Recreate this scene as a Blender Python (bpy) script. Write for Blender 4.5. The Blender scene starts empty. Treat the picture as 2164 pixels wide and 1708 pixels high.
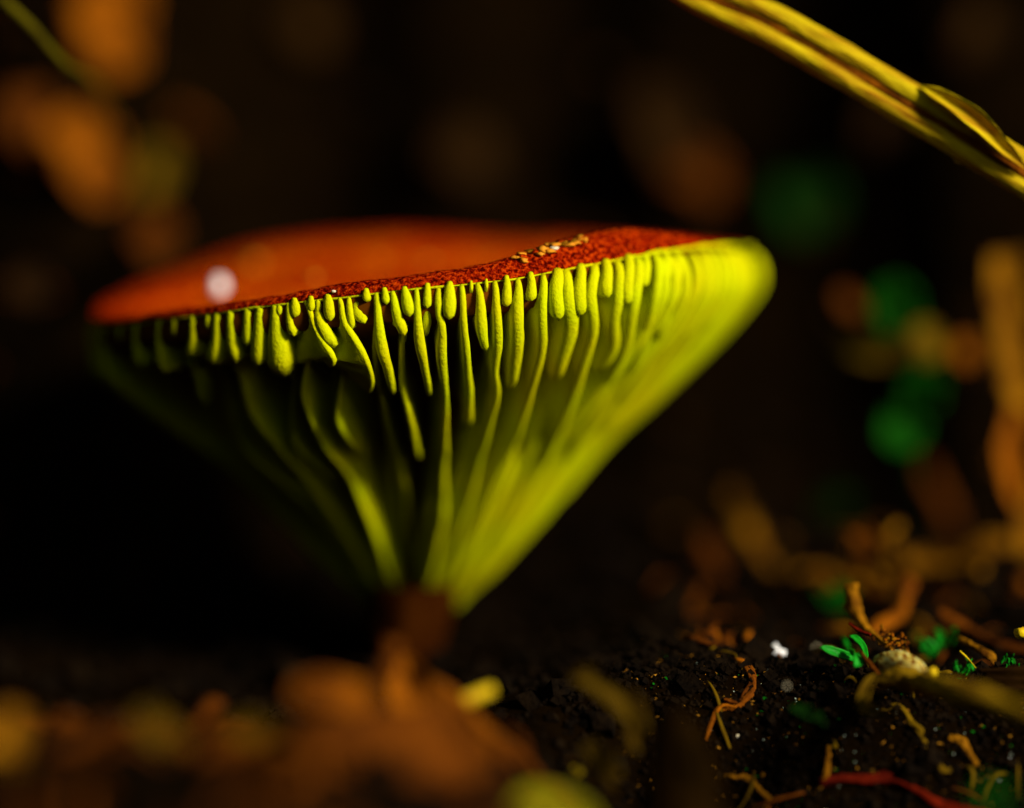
# A small funnel-shaped mushroom with yellow gills on dark forest soil, macro view.
# Units: 1 Blender unit = 1 cm.
import bpy, bmesh, math, random
import numpy as np
from mathutils import Vector, noise as mnoise

SC = bpy.context.scene
COL = SC.collection
SC.unit_settings.system = 'METRIC'
SC.unit_settings.scale_length = 0.01

# ------------------------------------------------------------------ camera
TH = math.radians(8.0)          # pitch down
CH = 4.31                       # camera height above the soil (cm)
FD = 18.0                       # focus distance (cm)
cam = bpy.data.objects.new('camera', bpy.data.cameras.new('camera'))
COL.objects.link(cam)
cam.location = (0, 0, CH)
cam.rotation_euler = (math.radians(90) - TH, 0, 0)
cam.data.lens = 108.0
cam.data.sensor_width = 36.0
cam.data.clip_start = 0.05
cam.data.clip_end = 60000.0
cam.data.dof.use_dof = True
cam.data.dof.focus_distance = FD
cam.data.dof.aperture_fstop = 0.108 / 1.5
SC.camera = cam

# ------------------------------------------------------------------ sky + sun
SUN_EL, SUN_AZ = 28.0, -36.0     # azimuth measured from +X towards +Y (negative: towards the camera)
el, az = math.radians(SUN_EL), math.radians(SUN_AZ)
SUN_DIR = Vector((math.cos(el) * math.cos(az), math.cos(el) * math.sin(az), math.sin(el)))
world = bpy.data.worlds.new("World")
SC.world = world
world.use_nodes = True
wn = world.node_tree.nodes
sky = wn.new('ShaderNodeTexSky')
sky.sky_type = 'NISHITA'
sky.sun_disc = False
sky.sun_elevation = el
sky.sun_rotation = math.radians(90) - az
world.node_tree.links.new(sky.outputs[0], wn['Background'].inputs[0])
wn['Background'].inputs[1].default_value = 0.05
sun = bpy.data.objects.new('sun', bpy.data.lights.new('sun', 'SUN'))
COL.objects.link(sun)
sun.data.energy = 5.0
sun.data.angle = math.radians(11)
sun.data.color = (1.0, 0.93, 0.76)
sun.rotation_euler = (-SUN_DIR).to_track_quat('-Z', 'Y').to_euler()
sun.location = SUN_DIR * 60
SC.view_settings.view_transform = 'Standard'
SC.view_settings.look = 'None'
SC.view_settings.exposure = 0.46
SC.view_settings.gamma = 1.0
SC.view_settings.use_curve_mapping = False
SC.cycles.max_bounces = 8
SC.cycles.use_denoising = True

# ------------------------------------------------------------------ helpers
C0 = np.array([0.0, 0.0, CH])
RT = np.array([1.0, 0, 0])
FW = np.array([0, math.cos(TH), -math.sin(TH)])
UP = np.array([0, math.sin(TH), math.cos(TH)])
PX = 6.0 / 2164.0                # cm on the focal plane for one unit of a 2164 x 1708 survey grid


def P(px, py, d):
    k = d / FD
    return C0 + FW * d + RT * ((px - 1082) * PX * k) + UP * ((854 - py) * PX * k)


def proj(p):
    q = np.asarray(p) - C0
    d = q @ FW
    return 1082 + (q @ RT) / d * FD / PX, 854 - (q @ UP) / d * FD / PX, d


def spline(pts, n):
    """Catmull-Rom through pts, resampled evenly by arc length."""
    p = np.asarray(pts, float)
    if len(p) == 2:
        t = np.linspace(0, 1, n)[:, None]
        return p[0] * (1 - t) + p[1] * t
    q = np.vstack([2 * p[0] - p[1], p, 2 * p[-1] - p[-2]])
    out = []
    for i in range(1, len(q) - 2):
        for t in np.linspace(0, 1, 24, endpoint=False):
            a, b, c, e = q[i - 1], q[i], q[i + 1], q[i + 2]
            out.append(.5 * ((2 * b) + (c - a) * t + (2 * a - 5 * b + 4 * c - e) * t * t + (3 * b - a - 3 * c + e) * t ** 3))
    out.append(p[-1])
    out = np.array(out)
    l = np.r_[0, np.cumsum(np.linalg.norm(np.diff(out, axis=0), axis=1))]
    u = np.linspace(0, l[-1], n)
    return np.stack([np.interp(u, l, out[:, k]) for k in range(p.shape[1])], 1)


def nz(p, s=1.0, seed=0.0):
    return mnoise.noise(Vector((p[0] * s + seed, p[1] * s - seed * .7, p[2] * s + seed * 1.3)))


def mesh_obj(name, verts, faces, mat, parent=None, smooth=True):
    me = bpy.data.meshes.new(name)
    me.from_pydata([tuple(map(float, v)) for v in verts], [], [tuple(f) for f in faces])
    me.validate()
    bm = bmesh.new(); bm.from_mesh(me)
    bmesh.ops.recalc_face_normals(bm, faces=bm.faces)
    bm.to_mesh(me); bm.free()
    if smooth:
        me.polygons.foreach_set('use_smooth', [True] * len(me.polygons))
    if mat is not None:
        me.materials.append(mat)
    o = bpy.data.objects.new(name, me)
    COL.objects.link(o)
    if parent is not None:
        o.parent = parent
        # parents sit at a location only: shift the part so that it stays where it was built
        o.location = -Vector(parent.location)
    return o


def tag(o, label, cat, group=None, kind=None):
    if label: o['label'] = label
    if cat: o['category'] = cat
    if group: o['group'] = group
    if kind: o['kind'] = kind
    return o


def empty(name, loc, label, cat, group=None):
    o = bpy.data.objects.new(name, None)
    COL.objects.link(o)
    o.location = tuple(map(float, loc))
    o.empty_display_size = .2
    return tag(o, label, cat, group)


# ------------------------------------------------------------------ materials
def mat(name, c1, c2=None, scale=6.0, rough=.8, spec=.02, bump=0.0, bscale=30.0, c3=None, stretch=None, lo=.35, hi=.65, detail=5.0, trans=0.0, sss=0.0):
    m = bpy.data.materials.new(name)
    m.use_nodes = True
    nt = m.node_tree; N = nt.nodes; L = nt.links
    b = N['Principled BSDF']
    b.inputs['Roughness'].default_value = rough
    b.inputs['Specular IOR Level'].default_value = spec
    tc = N.new('ShaderNodeTexCoord')
    mp = N.new('ShaderNodeMapping')
    L.new(tc.outputs['Object'], mp.inputs[0])
    if stretch: mp.inputs['Scale'].default_value = stretch
    n = N.new('ShaderNodeTexNoise')
    n.inputs['Scale'].default_value = scale
    n.inputs['Detail'].default_value = detail
    n.inputs['Roughness'].default_value = .6
    L.new(mp.outputs[0], n.inputs['Vector'])
    r = N.new('ShaderNodeValToRGB')
    L.new(n.outputs['Fac'], r.inputs[0])
    c2 = c2 or tuple(x * .6 for x in c1)
    r.color_ramp.elements[0].position = lo; r.color_ramp.elements[0].color = (*c2, 1)
    r.color_ramp.elements[1].position = hi; r.color_ramp.elements[1].color = (*c1, 1)
    if c3:
        e = r.color_ramp.elements.new(min(.98, hi + .1)); e.color = (*c3, 1)
    L.new(r.outputs[0], b.inputs['Base Color'])
    if bump:
        n2 = N.new('ShaderNodeTexNoise')
        n2.inputs['Scale'].default_value = bscale
        n2.inputs['Detail'].default_value = 6
        L.new(mp.outputs[0], n2.inputs['Vector'])
        bp = N.new('ShaderNodeBump')
        bp.inputs['Strength'].default_value = bump
        bp.inputs['Distance'].default_value = .05
        L.new(n2.outputs['Fac'], bp.inputs['Height'])
        L.new(bp.outputs[0], b.inputs['Normal'])
    if sss:
        b.inputs['Subsurface Weight'].default_value = sss
        b.inputs['Subsurface Radius'].default_value = (1.0, .6, .05)
        b.inputs['Subsurface Scale'].default_value = .06
    if trans:
        t = N.new('ShaderNodeBsdfTranslucent')
        L.new(r.outputs[0], t.inputs[0])
        mx = N.new('ShaderNodeMixShader')
        mx.inputs[0].default_value = trans
        L.new(b.outputs[0], mx.inputs[1]); L.new(t.outputs[0], mx.inputs[2])
        L.new(mx.outputs[0], N['Material Output'].inputs[0])
    return m


M = {}
M['gill'] = mat('gill_flesh', (.48, .54, .001), (.52, .47, .001), scale=2.0, rough=.8, spec=.0, bump=.25, bscale=55, trans=.10)
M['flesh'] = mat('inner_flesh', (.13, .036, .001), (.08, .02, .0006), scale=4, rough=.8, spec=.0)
M['stem'] = mat('stem_flesh_shaded', (.032, .008, .0006), (.018, .004, .0005), scale=5, rough=.8, bump=.3, bscale=20, spec=.0)  # base colour darkened to carry the shadow lying on the stem
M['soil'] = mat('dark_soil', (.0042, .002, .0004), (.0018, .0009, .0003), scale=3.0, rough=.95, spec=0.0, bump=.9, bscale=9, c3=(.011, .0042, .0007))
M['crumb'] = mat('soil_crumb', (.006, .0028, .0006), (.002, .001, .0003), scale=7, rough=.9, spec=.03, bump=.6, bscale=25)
M['crumb_tan'] = mat('tan_crumb', (.30, .13, .008), (.08, .03, .003), scale=7, rough=.8, spec=.05)
M['tan'] = mat('dry_tan', (.26, .105, .002), (.07, .022, .001), scale=4.5, bump=.8, bscale=16)
M['orange'] = mat('dry_orange', (.24, .066, .001), (.075, .018, .001), scale=3.5, bump=.8, bscale=14)
M['rust'] = mat('rust_brown', (.105, .026, .001), (.030, .007, .0005), scale=3.5, bump=.8, bscale=14)
M['brown'] = mat('dim_brown', (.022, .0085, .0008), (.008, .003, .0005), scale=1.8)
M['dark_leaf'] = mat('dark_brown_leaf', (.012, .005, .0006), (.004, .002, .0004), scale=5, spec=.0, bump=.4, bscale=12)  # mottled near-black brown without gloss
M['olive'] = mat('olive_dry', (.125, .07, .001), (.05, .025, .001), scale=4)
M['green'] = mat('fresh_green', (.006, .30, .010), (.003, .17, .004), scale=7, rough=.5, spec=.12, bump=.2, bscale=30, trans=.25)
M['dim_green'] = mat('moss_green', (.004, .022, .001), (.002, .010, .0006), scale=3)
M['far_green'] = mat('deep_green', (.003, .11, .004), (.003, .05, .002), scale=4)
M['leaf_green'] = mat('seedling_green', (.003, .055, .001), (.003, .026, .0008), scale=3)
M['straw'] = mat('straw', (.60, .43, .002), (.30, .12, .002), scale=2.0, rough=.6, spec=.08, bump=.5, bscale=8, lo=.36, hi=.58)
M['roll'] = mat('rolled_leaf_tan', (.30, .17, .004), (.11, .05, .002), scale=5, bump=.5, bscale=12)
M['dull_olive'] = mat('dull_olive_leaf', (.065, .036, .001), (.028, .013, .0006), scale=5, bump=.5, bscale=12)
M['cream'] = mat('cream_grain', (.66, .58, .40), (.5, .40, .22), scale=6, rough=.6, bump=.3, bscale=20)
M['white'] = mat('white_grain', (.88, .86, .86), (.70, .68, .68), scale=8, rough=.4, spec=.3)
M['pale_orange'] = mat('pale_orange_grain', (.62, .24, .01), (.36, .10, .004), scale=14, rough=.6, spec=.05)
M['red'] = mat('red_stick', (.10, .006, .0005), (.045, .0025, .0005), scale=3, bump=.5, bscale=12)
M['quartz'] = mat('quartz_grain', (.55, .62, .50), (.3, .36, .28), scale=9, rough=.25, spec=.5)
M['tendril'] = mat('tendril_green', (.075, .06, .001), (.04, .03, .001), scale=3)


def streak(m, ang, k):
    nt = m.node_tree
    mp = [n for n in nt.nodes if n.type == 'MAPPING'][0]
    tc = [n for n in nt.nodes if n.type == 'TEX_COORD'][0]
    m2 = nt.nodes.new('ShaderNodeMapping')
    m2.inputs['Rotation'].default_value = (0, ang, 0)
    nt.links.new(tc.outputs['Object'], m2.inputs[0]); nt.links.new(m2.outputs[0], mp.inputs[0])
    mp.inputs['Scale'].default_value = (k, 1, 1)


M['straw_stalk'] = mat('straw_fibres', (.50, .37, .002), (.26, .10, .001), scale=14.0, rough=.7, spec=.05, bump=.7, bscale=26, lo=.34, hi=.6)
streak(M['straw_stalk'], math.radians(-29), .035)


def banded(name):
    m = mat(name, (.60, .50, .22), (.32, .11, .02), scale=1.0)
    nt = m.node_tree; N = nt.nodes; L = nt.links
    b = N['Principled BSDF']
    tc = N.new('ShaderNodeTexCoord')
    w = N.new('ShaderNodeTexNoise'); w.inputs['Scale'].default_value = 38; w.inputs['Detail'].default_value = 3
    mp = N.new('ShaderNodeMapping'); mp.inputs['Rotation'].default_value = (0, 0, .5); mp.inputs['Scale'].default_value = (1, .45, 1)
    L.new(tc.outputs['Object'], mp.inputs[0]); L.new(mp.outputs[0], w.inputs['Vector'])
    r = N.new('ShaderNodeValToRGB'); L.new(w.outputs['Fac'], r.inputs[0])
    e = r.color_ramp.elements
    e[0].position = .42; e[0].color = (.10, .022, .003, 1)
    e[1].position = .50; e[1].color = (.42, .30, .04, 1)
    x = e.new(.64); x.color = (.44, .40, .14, 1)
    L.new(r.outputs[0], b.inputs['Base Color'])
    b.inputs['Roughness'].default_value = .45
    return m


M['banded'] = banded('spotted_dry_leaf')


def cap_material():
    m = bpy.data.materials.new('cap_skin'); m.use_nodes = True
    nt = m.node_tree; N = nt.nodes; L = nt.links
    b = N['Principled BSDF']
    b.inputs['Roughness'].default_value = .9
    b.inputs['Specular IOR Level'].default_value = 0.0
    tc = N.new('ShaderNodeTexCoord')
    n1 = N.new('ShaderNodeTexNoise'); n1.inputs['Scale'].default_value = 1.3; n1.inputs['Detail'].default_value = 4
    L.new(tc.outputs['Object'], n1.inputs['Vector'])
    r1 = N.new('ShaderNodeValToRGB'); L.new(n1.outputs['Fac'], r1.inputs[0])
    e = r1.color_ramp.elements
    e[0].position = .35; e[0].color = (.54, .020, .001, 1)
    e[1].position = .65; e[1].color = (.66, .060, .001, 1)
    # the skin is dark red towards the margin of the cap
    sb = N.new('ShaderNodeVectorMath'); sb.operation = 'SUBTRACT'; sb.inputs[1].default_value = (CAPX, CAPY, 0)
    L.new(tc.outputs['Object'], sb.inputs[0])
    mu = N.new('ShaderNodeVectorMath'); mu.operation = 'MULTIPLY'; mu.inputs[1].default_value = (1, 1, 0)
    L.new(sb.outputs[0], mu.inputs[0])
    le = N.new('ShaderNodeVectorMath'); le.operation = 'LENGTH'; L.new(mu.outputs[0], le.inputs[0])
    rr = N.new('ShaderNodeMapRange'); rr.inputs['From Min'].default_value = 1.70; rr.inputs['From Max'].default_value = 2.06
    L.new(le.outputs['Value'], rr.inputs['Value'])
    mm = N.new('ShaderNodeMix'); mm.data_type = 'RGBA'
    L.new(rr.outputs[0], mm.inputs[0]); L.new(r1.outputs[0], mm.inputs[6]); mm.inputs[7].default_value = (.27, .009, .0005, 1)
    n2 = N.new('ShaderNodeTexNoise'); n2.inputs['Scale'].default_value = 42; n2.inputs['Detail'].default_value = 3; n2.inputs['Roughness'].default_value = .65
    L.new(tc.outputs['Object'], n2.inputs['Vector'])
    r2 = N.new('ShaderNodeValToRGB'); L.new(n2.outputs['Fac'], r2.inputs[0])
    e = r2.color_ramp.elements
    e[0].position = .40; e[0].color = (.14, .10, .10, 1)
    e[1].position = .52; e[1].color = (.75, .75, .75, 1)
    x = e.new(.62); x.color = (1.5, 4.0, 1.6, 1)
    mx = N.new('ShaderNodeMix'); mx.data_type = 'RGBA'; mx.blend_type = 'MULTIPLY'; mx.inputs[0].default_value = 1
    L.new(mm.outputs[2], mx.inputs[6]); L.new(r2.outputs[0], mx.inputs[7])
    L.new(mx.outputs[2], b.inputs['Base Color'])
    bp = N.new('ShaderNodeBump'); bp.inputs['Strength'].default_value = .9; bp.inputs['Distance'].default_value = .02
    L.new(n2.outputs['Fac'], bp.inputs['Height']); L.new(bp.outputs[0], b.inputs['Normal'])
    return m


CAPX, CAPY = P(890, 610, 20.08)[:2]
M['cap'] = cap_material()

# ------------------------------------------------------------------ ground
def gh(x, y):
    """height of the soil at (x, y)"""
    h = .16 * nz((x, y, 0), .55, 3.1) + .07 * nz((x, y, 0), 1.7, 9.2) + .03 * nz((x, y, 0), 4.5, 1.7)
    # heap of litter left in the foreground
    g = math.exp(-((x + 2.3) / 2.1) ** 2 - ((y - 14.6) / 1.7) ** 2)
    h += .55 * g
    # hollow under the mushroom's left side
    h -= .35 * math.exp(-((x + 2.4) / 1.6) ** 2 - ((y - 19.5) / 1.8) ** 2)
    # low soil clod on the right
    k = max(0.0, min(1.0, (x - .1) / .7))
    t = max(0.0, min(1.0, (y - 16.75 - .12 * nz((x, y, 0), .9, 4.4)) / .9))
    h += k * (-.62 + .82 * t * t * (3 - 2 * t)) * max(0.0, min(1.0, (y - 8) / 5)) * max(0.0, min(1.0, (24 - y) / 4))
    h += k * .06 * nz((x, y, 0), 3.1, 2.7) * max(0.0, 1 - abs(y - 17.2) / 1.2)
    # bank rising behind
    y0 = 23.4 - 2.3 * max(0.0, min(1.0, (-x - 1.6) / 1.6)) - 1.5 * max(0.0, min(1.0, (x - 1.6) / 1.8)) + .5 * nz((x, 0, 0), .8, 6.1)
    t = max(0.0, min(1.0, (y - y0) / 8.5))
    h += 16.0 * t * t * (3 - 2 * t) + (.5 * nz((x, y, 0), .6, 7.7) if t > 0 else 0) * min(1, t * 4)
    # unseen slopes, added left and behind the camera to block sky light
    t = max(0.0, min(1.0, (-x - 5.6) / 9.0)) * max(0.0, min(1.0, (y + 30) / 20))
    u = max(0.0, min(1.0, (-y - 4.0 - .9 * max(0, x + 4)) / 12.0))
    t = max(t, u)
    h += 16.0 * t * t * (3 - 2 * t) * (1 - max(0.0, min(1.0, (y - 21) / 8.0)))
    return h


def axis_pts(lo, hi, c, fine, grow):
    out = [c]
    s = fine; v = c
    while v < hi:
        v += s; s *= grow if v > c + 4 else 1.0; out.append(v)
    s = fine; v = c
    while v > lo:
        v -= s; s *= grow if v < c - 4 else 1.0; out.insert(0, v)
    return out


gx = axis_pts(-6000, 6000, .5, .075, 1.09)
gy = axis_pts(-6000, 6000, 17.5, .075, 1.07)
gv = [(x, y, gh(x, y)) for y in gy for x in gx]
W = len(gx)
gf = [(j * W + i, j * W + i + 1, (j + 1) * W + i + 1, (j + 1) * W + i) for j in range(len(gy) - 1) for i in range(W - 1)]
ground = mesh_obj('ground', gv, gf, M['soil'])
ground['kind'] = 'structure'

# ------------------------------------------------------------------ mushroom
MD = 20.08                                     # depth of the cap's axis
cap_c = P(890, 610, MD)
X0, Y0 = cap_c[0], cap_c[1]
stem_top = P(872, 1265, MD)
PROF = np.array([(2.14, 2.45), (2.215, 2.40), (2.25, 2.30), (2.215, 2.16), (1.97, 1.87), (1.57, 1.49), (1.25, 1.20), (.88, .76), (.57, .42), (.38, .25), (.26, .10)])
PR = spline(PROF, 201)
HM_S = np.array([0, .03, .08, .2, .45, .75, .92, 1]); HM_V = np.array([.03, .07, .14, .30, .36, .22, .10, .04])

NEAR = np.array([(150, 668), (170, 682), (230, 690), (346, 674), (430, 664), (562, 645), (724, 627), (871, 609), (983, 600), (1103, 586), (1193, 568), (1292, 550), (1391, 530), (1490, 520), (1549, 519), (1600, 528), (1640, 540)], float)
FAR = np.array([(150, 668), (200, 650), (300, 606), (400, 570), (500, 536), (560, 524), (700, 508), (830, 504), (950, 508), (1080, 516), (1200, 512), (1350, 520), (1500, 524), (1560, 526), (1640, 540)], float)
NPH = 360
phis = np.linspace(0, 2 * math.pi, NPH, endpoint=False)
rimz = np.zeros(NPH)
for i, ph in enumerate(phis):
    x, y = X0 + 2.14 * math.cos(ph), Y0 + 2.14 * math.sin(ph)
    tab = NEAR if math.sin(ph) < 0 else FAR
    lo, hi = .5, 4.5
    for _ in range(40):
        z = (lo + hi) / 2
        a, b, _d = proj((x, y, z))
        if b > np.interp(a, tab[:, 0], tab[:, 1]): lo = z
        else: hi = z
    rimz[i] = z
for _ in range(4):
    rimz = .25 * np.roll(rimz, 1) + .5 * rimz + .25 * np.roll(rimz, -1)


def rim_z(ph):
    return np.interp(np.mod(ph, 2 * math.pi), np.r_[phis, 2 * math.pi], np.r_[rimz, rimz[0]])


def env(ph, s, off=0.0):
    """point of the gill envelope; off < 0 goes inwards along the normal"""
    u = np.clip(s, 0, 1) * 200
    r = np.interp(u, np.arange(201), PR[:, 0]); z = np.interp(u, np.arange(201), PR[:, 1])
    dr = np.interp(u, np.arange(201), np.gradient(PR[:, 0])); dz = np.interp(u, np.arange(201), np.gradient(PR[:, 1]))
    l = np.hypot(dr, dz)
    nr, nzv = -dz / l, dr / l                   # outward-down
    r = r + nr * off; z = z + nzv * off
    # the rolled bulge below the margin shows on the right side only
    m_ = np.clip(.5 + .9 * np.cos(ph), .12, 1)
    r = r - np.clip(r - 2.14, 0, 1) * (1 - m_)
    z = z + (rim_z(ph) - 2.45) * (1 - s) ** 1.6
    t = np.clip(s, 0, 1) ** 1.2
    cx = X0 + (stem_top[0] - X0) * t; cy = Y0
    return np.stack([cx + r * np.cos(ph), cy + r * np.sin(ph), z + 0 * r], -1)


def env_n(ph, s):
    e = 1e-3
    a = env(ph + e, s) - env(ph - e, s); b = env(ph, min(1, s + e)) - env(ph, max(0, s - e))
    n = np.cross(b, a); n /= np.linalg.norm(n)
    c = env(ph, s) - env(ph, s, -.05)
    return n if n @ c > 0 else -n


_ph = np.radians(np.linspace(-186, 6, 385)); _s = np.linspace(0, 1, 161)
_A, _B = np.meshgrid(_ph, _s, indexing='ij')
_E = env(_A, _B)
_q = _E - C0
_d = _q @ FW
_gx = 1082 + (_q @ RT) / _d * FD / PX; _gy = 854 - (_q @ UP) / _d * FD / PX


def uv_of(px, py):
    """cap angle and slant position of the envelope point behind a survey grid point"""
    c = (_gx - px) ** 2 + (_gy - py) ** 2 + 60 * (_d - 17) ** 2 * 0.3
    i, j = np.unravel_index(np.argmin(c), c.shape)
    ph, s = _ph[i], _s[j]
    for _ in range(6):
        f = np.array(proj(env(ph, s))[:2]) - (px, py)
        e = 1e-3
        ja = (np.array(proj(env(ph + e, s))[:2]) - np.array(proj(env(ph - e, s))[:2])) / (2 * e)
        jb = (np.array(proj(env(ph, s + e))[:2]) - np.array(proj(env(ph, max(0, s - e)))[:2])) / (e + min(e, s))
        J = np.stack([ja, jb], 1)
        if abs(np.linalg.det(J)) < 1e-3: break
        st = np.linalg.solve(J, f)
        ph -= float(np.clip(st[0], -.05, .05)); s = float(np.clip(s - np.clip(st[1], -.05, .05), 0, 1))
    return ph, s


mush_base = P(850, 1385, MD)
mush = empty('mushroom', (mush_base[0], Y0, gh(mush_base[0], Y0)), 'funnel shaped mushroom with red orange cap and thick yellow gills', 'mushroom')

# cap: top skin with its rolled margin
LIPX = np.array([(150, .03), (400, .05), (700, .07), (850, .09), (1000, .11), (1100, .135), (1200, .19), (1290, .225), (1350, .225), (1430, .16), (1500, .09), (1560, .03), (1640, .02)])


def lip_h(ph):
    if math.sin(ph) >= 0.15: return .03
    a = proj((X0 + 2.14 * math.cos(ph), Y0 + 2.14 * math.sin(ph), 2.4))[0]
    return float(np.interp(a, LIPX[:, 0], LIPX[:, 1]))


LH = np.array([lip_h(p) for p in phis])
for _ in range(30): LH = .25 * np.roll(LH, 1) + .5 * LH + .25 * np.roll(LH, -1)
NR = 64
rho = 1 - np.linspace(0, 1, NR) ** 2.2
vv = []; ff = []
for j in range(NR):
    q = rho[j]
    for i in range(NPH):
        ph = phis[i]
        dq = (1 - q) * 2.14                      # cm from the edge
        w = .07 + .7 * LH[i]
        up = LH[i] * (math.sin(min(1, dq / w) * math.pi / 2) if dq < w else (.45 + .55 * math.exp(-((dq - w) / (.25)) ** 2)))
        up *= q ** .5
        zz = rimz[i] * q * q + 2.40 * (1 - q * q) - .05 * (q * (1 - q)) * 4 * (1 if LH[i] < .12 else 1)
        x = X0 + 2.14 * q * math.cos(ph); y = Y0 + 2.14 * q * math.sin(ph)
        up += (.012 * nz((x, y, 0), 5, 2.2) + .022 * nz((x, y, 0), 1.8, 5.2)) * min(1, dq / .1) + .008 * nz((x, y, zz), 11, 2.2) * min(1, dq / .03)
        # slight overhang of the margin
        ov = 1 + .012 * math.sin(min(1, dq / w) * math.pi) + .004 * nz((x, y, 0), 6, 1.0)
        vv.append((X0 + (x - X0) * ov, Y0 + (y - Y0) * ov, zz + up))
vv.append((X0, Y0, 2.40))
for j in range(NR - 2):
    for i in range(NPH):
        k = (i + 1) % NPH
        ff.append((j * NPH + i, j * NPH + k, (j + 1) * NPH + k, (j + 1) * NPH + i))
for i in range(NPH):
    ff.append(((NR - 2) * NPH + i, (NR - 2) * NPH + (i + 1) % NPH, len(vv) - 1))
cap_part = mesh_obj('cap', vv, ff, M['cap'], mush)
cap_part['label'] = 'red orange grainy cap skin with rolled margin'

# underside between the gills
vv = []; ff = []
SS = np.linspace(0, 1, 60); NP2 = 180
for j, s in enumerate(SS):
    h = np.interp(s, HM_S, HM_V)
    for i in range(NP2):
        ph = 2 * math.pi * i / NP2
        vv.append(env(ph, s, -h) if j else env(ph, 0.0, -.03) + np.array([0, 0, .02]))
for j in range(len(SS) - 1):
    for i in range(NP2):
        k = (i + 1) % NP2
        ff.append((j * NP2 + i, j * NP2 + k, (j + 1) * NP2 + k, (j + 1) * NP2 + i))
mesh_obj('cap_underside', vv, ff, M['flesh'], mush)['label'] = 'orange brown flesh between the gills'

# yellow rim bead where the gills meet the margin
vv = []; ff = []
for i in range(NPH):
    ph = phis[i]
    sd = max(0.0, math.cos(ph))                  # thicker roll on the right side
    for k in range(8):
        a = k / 8 * 2 * math.pi
        rr = .006 + .014 * sd ** 2 + .009 * nz((math.cos(ph) * 9, math.sin(ph) * 9, 0), 2.2)
        c = env(ph, 0.0, -.012) + np.array([0, 0, .004])
        e = np.array([math.cos(ph), math.sin(ph), 0])
        vv.append(c + e * math.cos(a) * rr + np.array([0, 0, math.sin(a) * rr]))
for i in range(NPH):
    for k in range(8):
        a, b = (i + 1) % NPH, (k + 1) % 8
        ff.append((i * 8 + k, a * 8 + k, a * 8 + b, i * 8 + b))
mesh_obj('margin_bead', vv, ff, M['gill'], mush)

# stem
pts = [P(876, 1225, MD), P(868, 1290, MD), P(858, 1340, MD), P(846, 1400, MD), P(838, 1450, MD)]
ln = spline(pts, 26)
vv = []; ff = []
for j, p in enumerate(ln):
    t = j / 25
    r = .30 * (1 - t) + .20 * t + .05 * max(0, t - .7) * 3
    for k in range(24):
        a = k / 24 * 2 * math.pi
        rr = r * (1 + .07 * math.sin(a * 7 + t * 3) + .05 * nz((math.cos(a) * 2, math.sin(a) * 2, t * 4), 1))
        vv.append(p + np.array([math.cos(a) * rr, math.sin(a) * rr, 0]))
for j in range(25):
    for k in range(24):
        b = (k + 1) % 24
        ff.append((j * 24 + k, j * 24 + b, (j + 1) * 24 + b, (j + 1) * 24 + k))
mesh_obj('stem', vv, ff, M['stem'], mush)['label'] = 'short orange brown stem'


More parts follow.
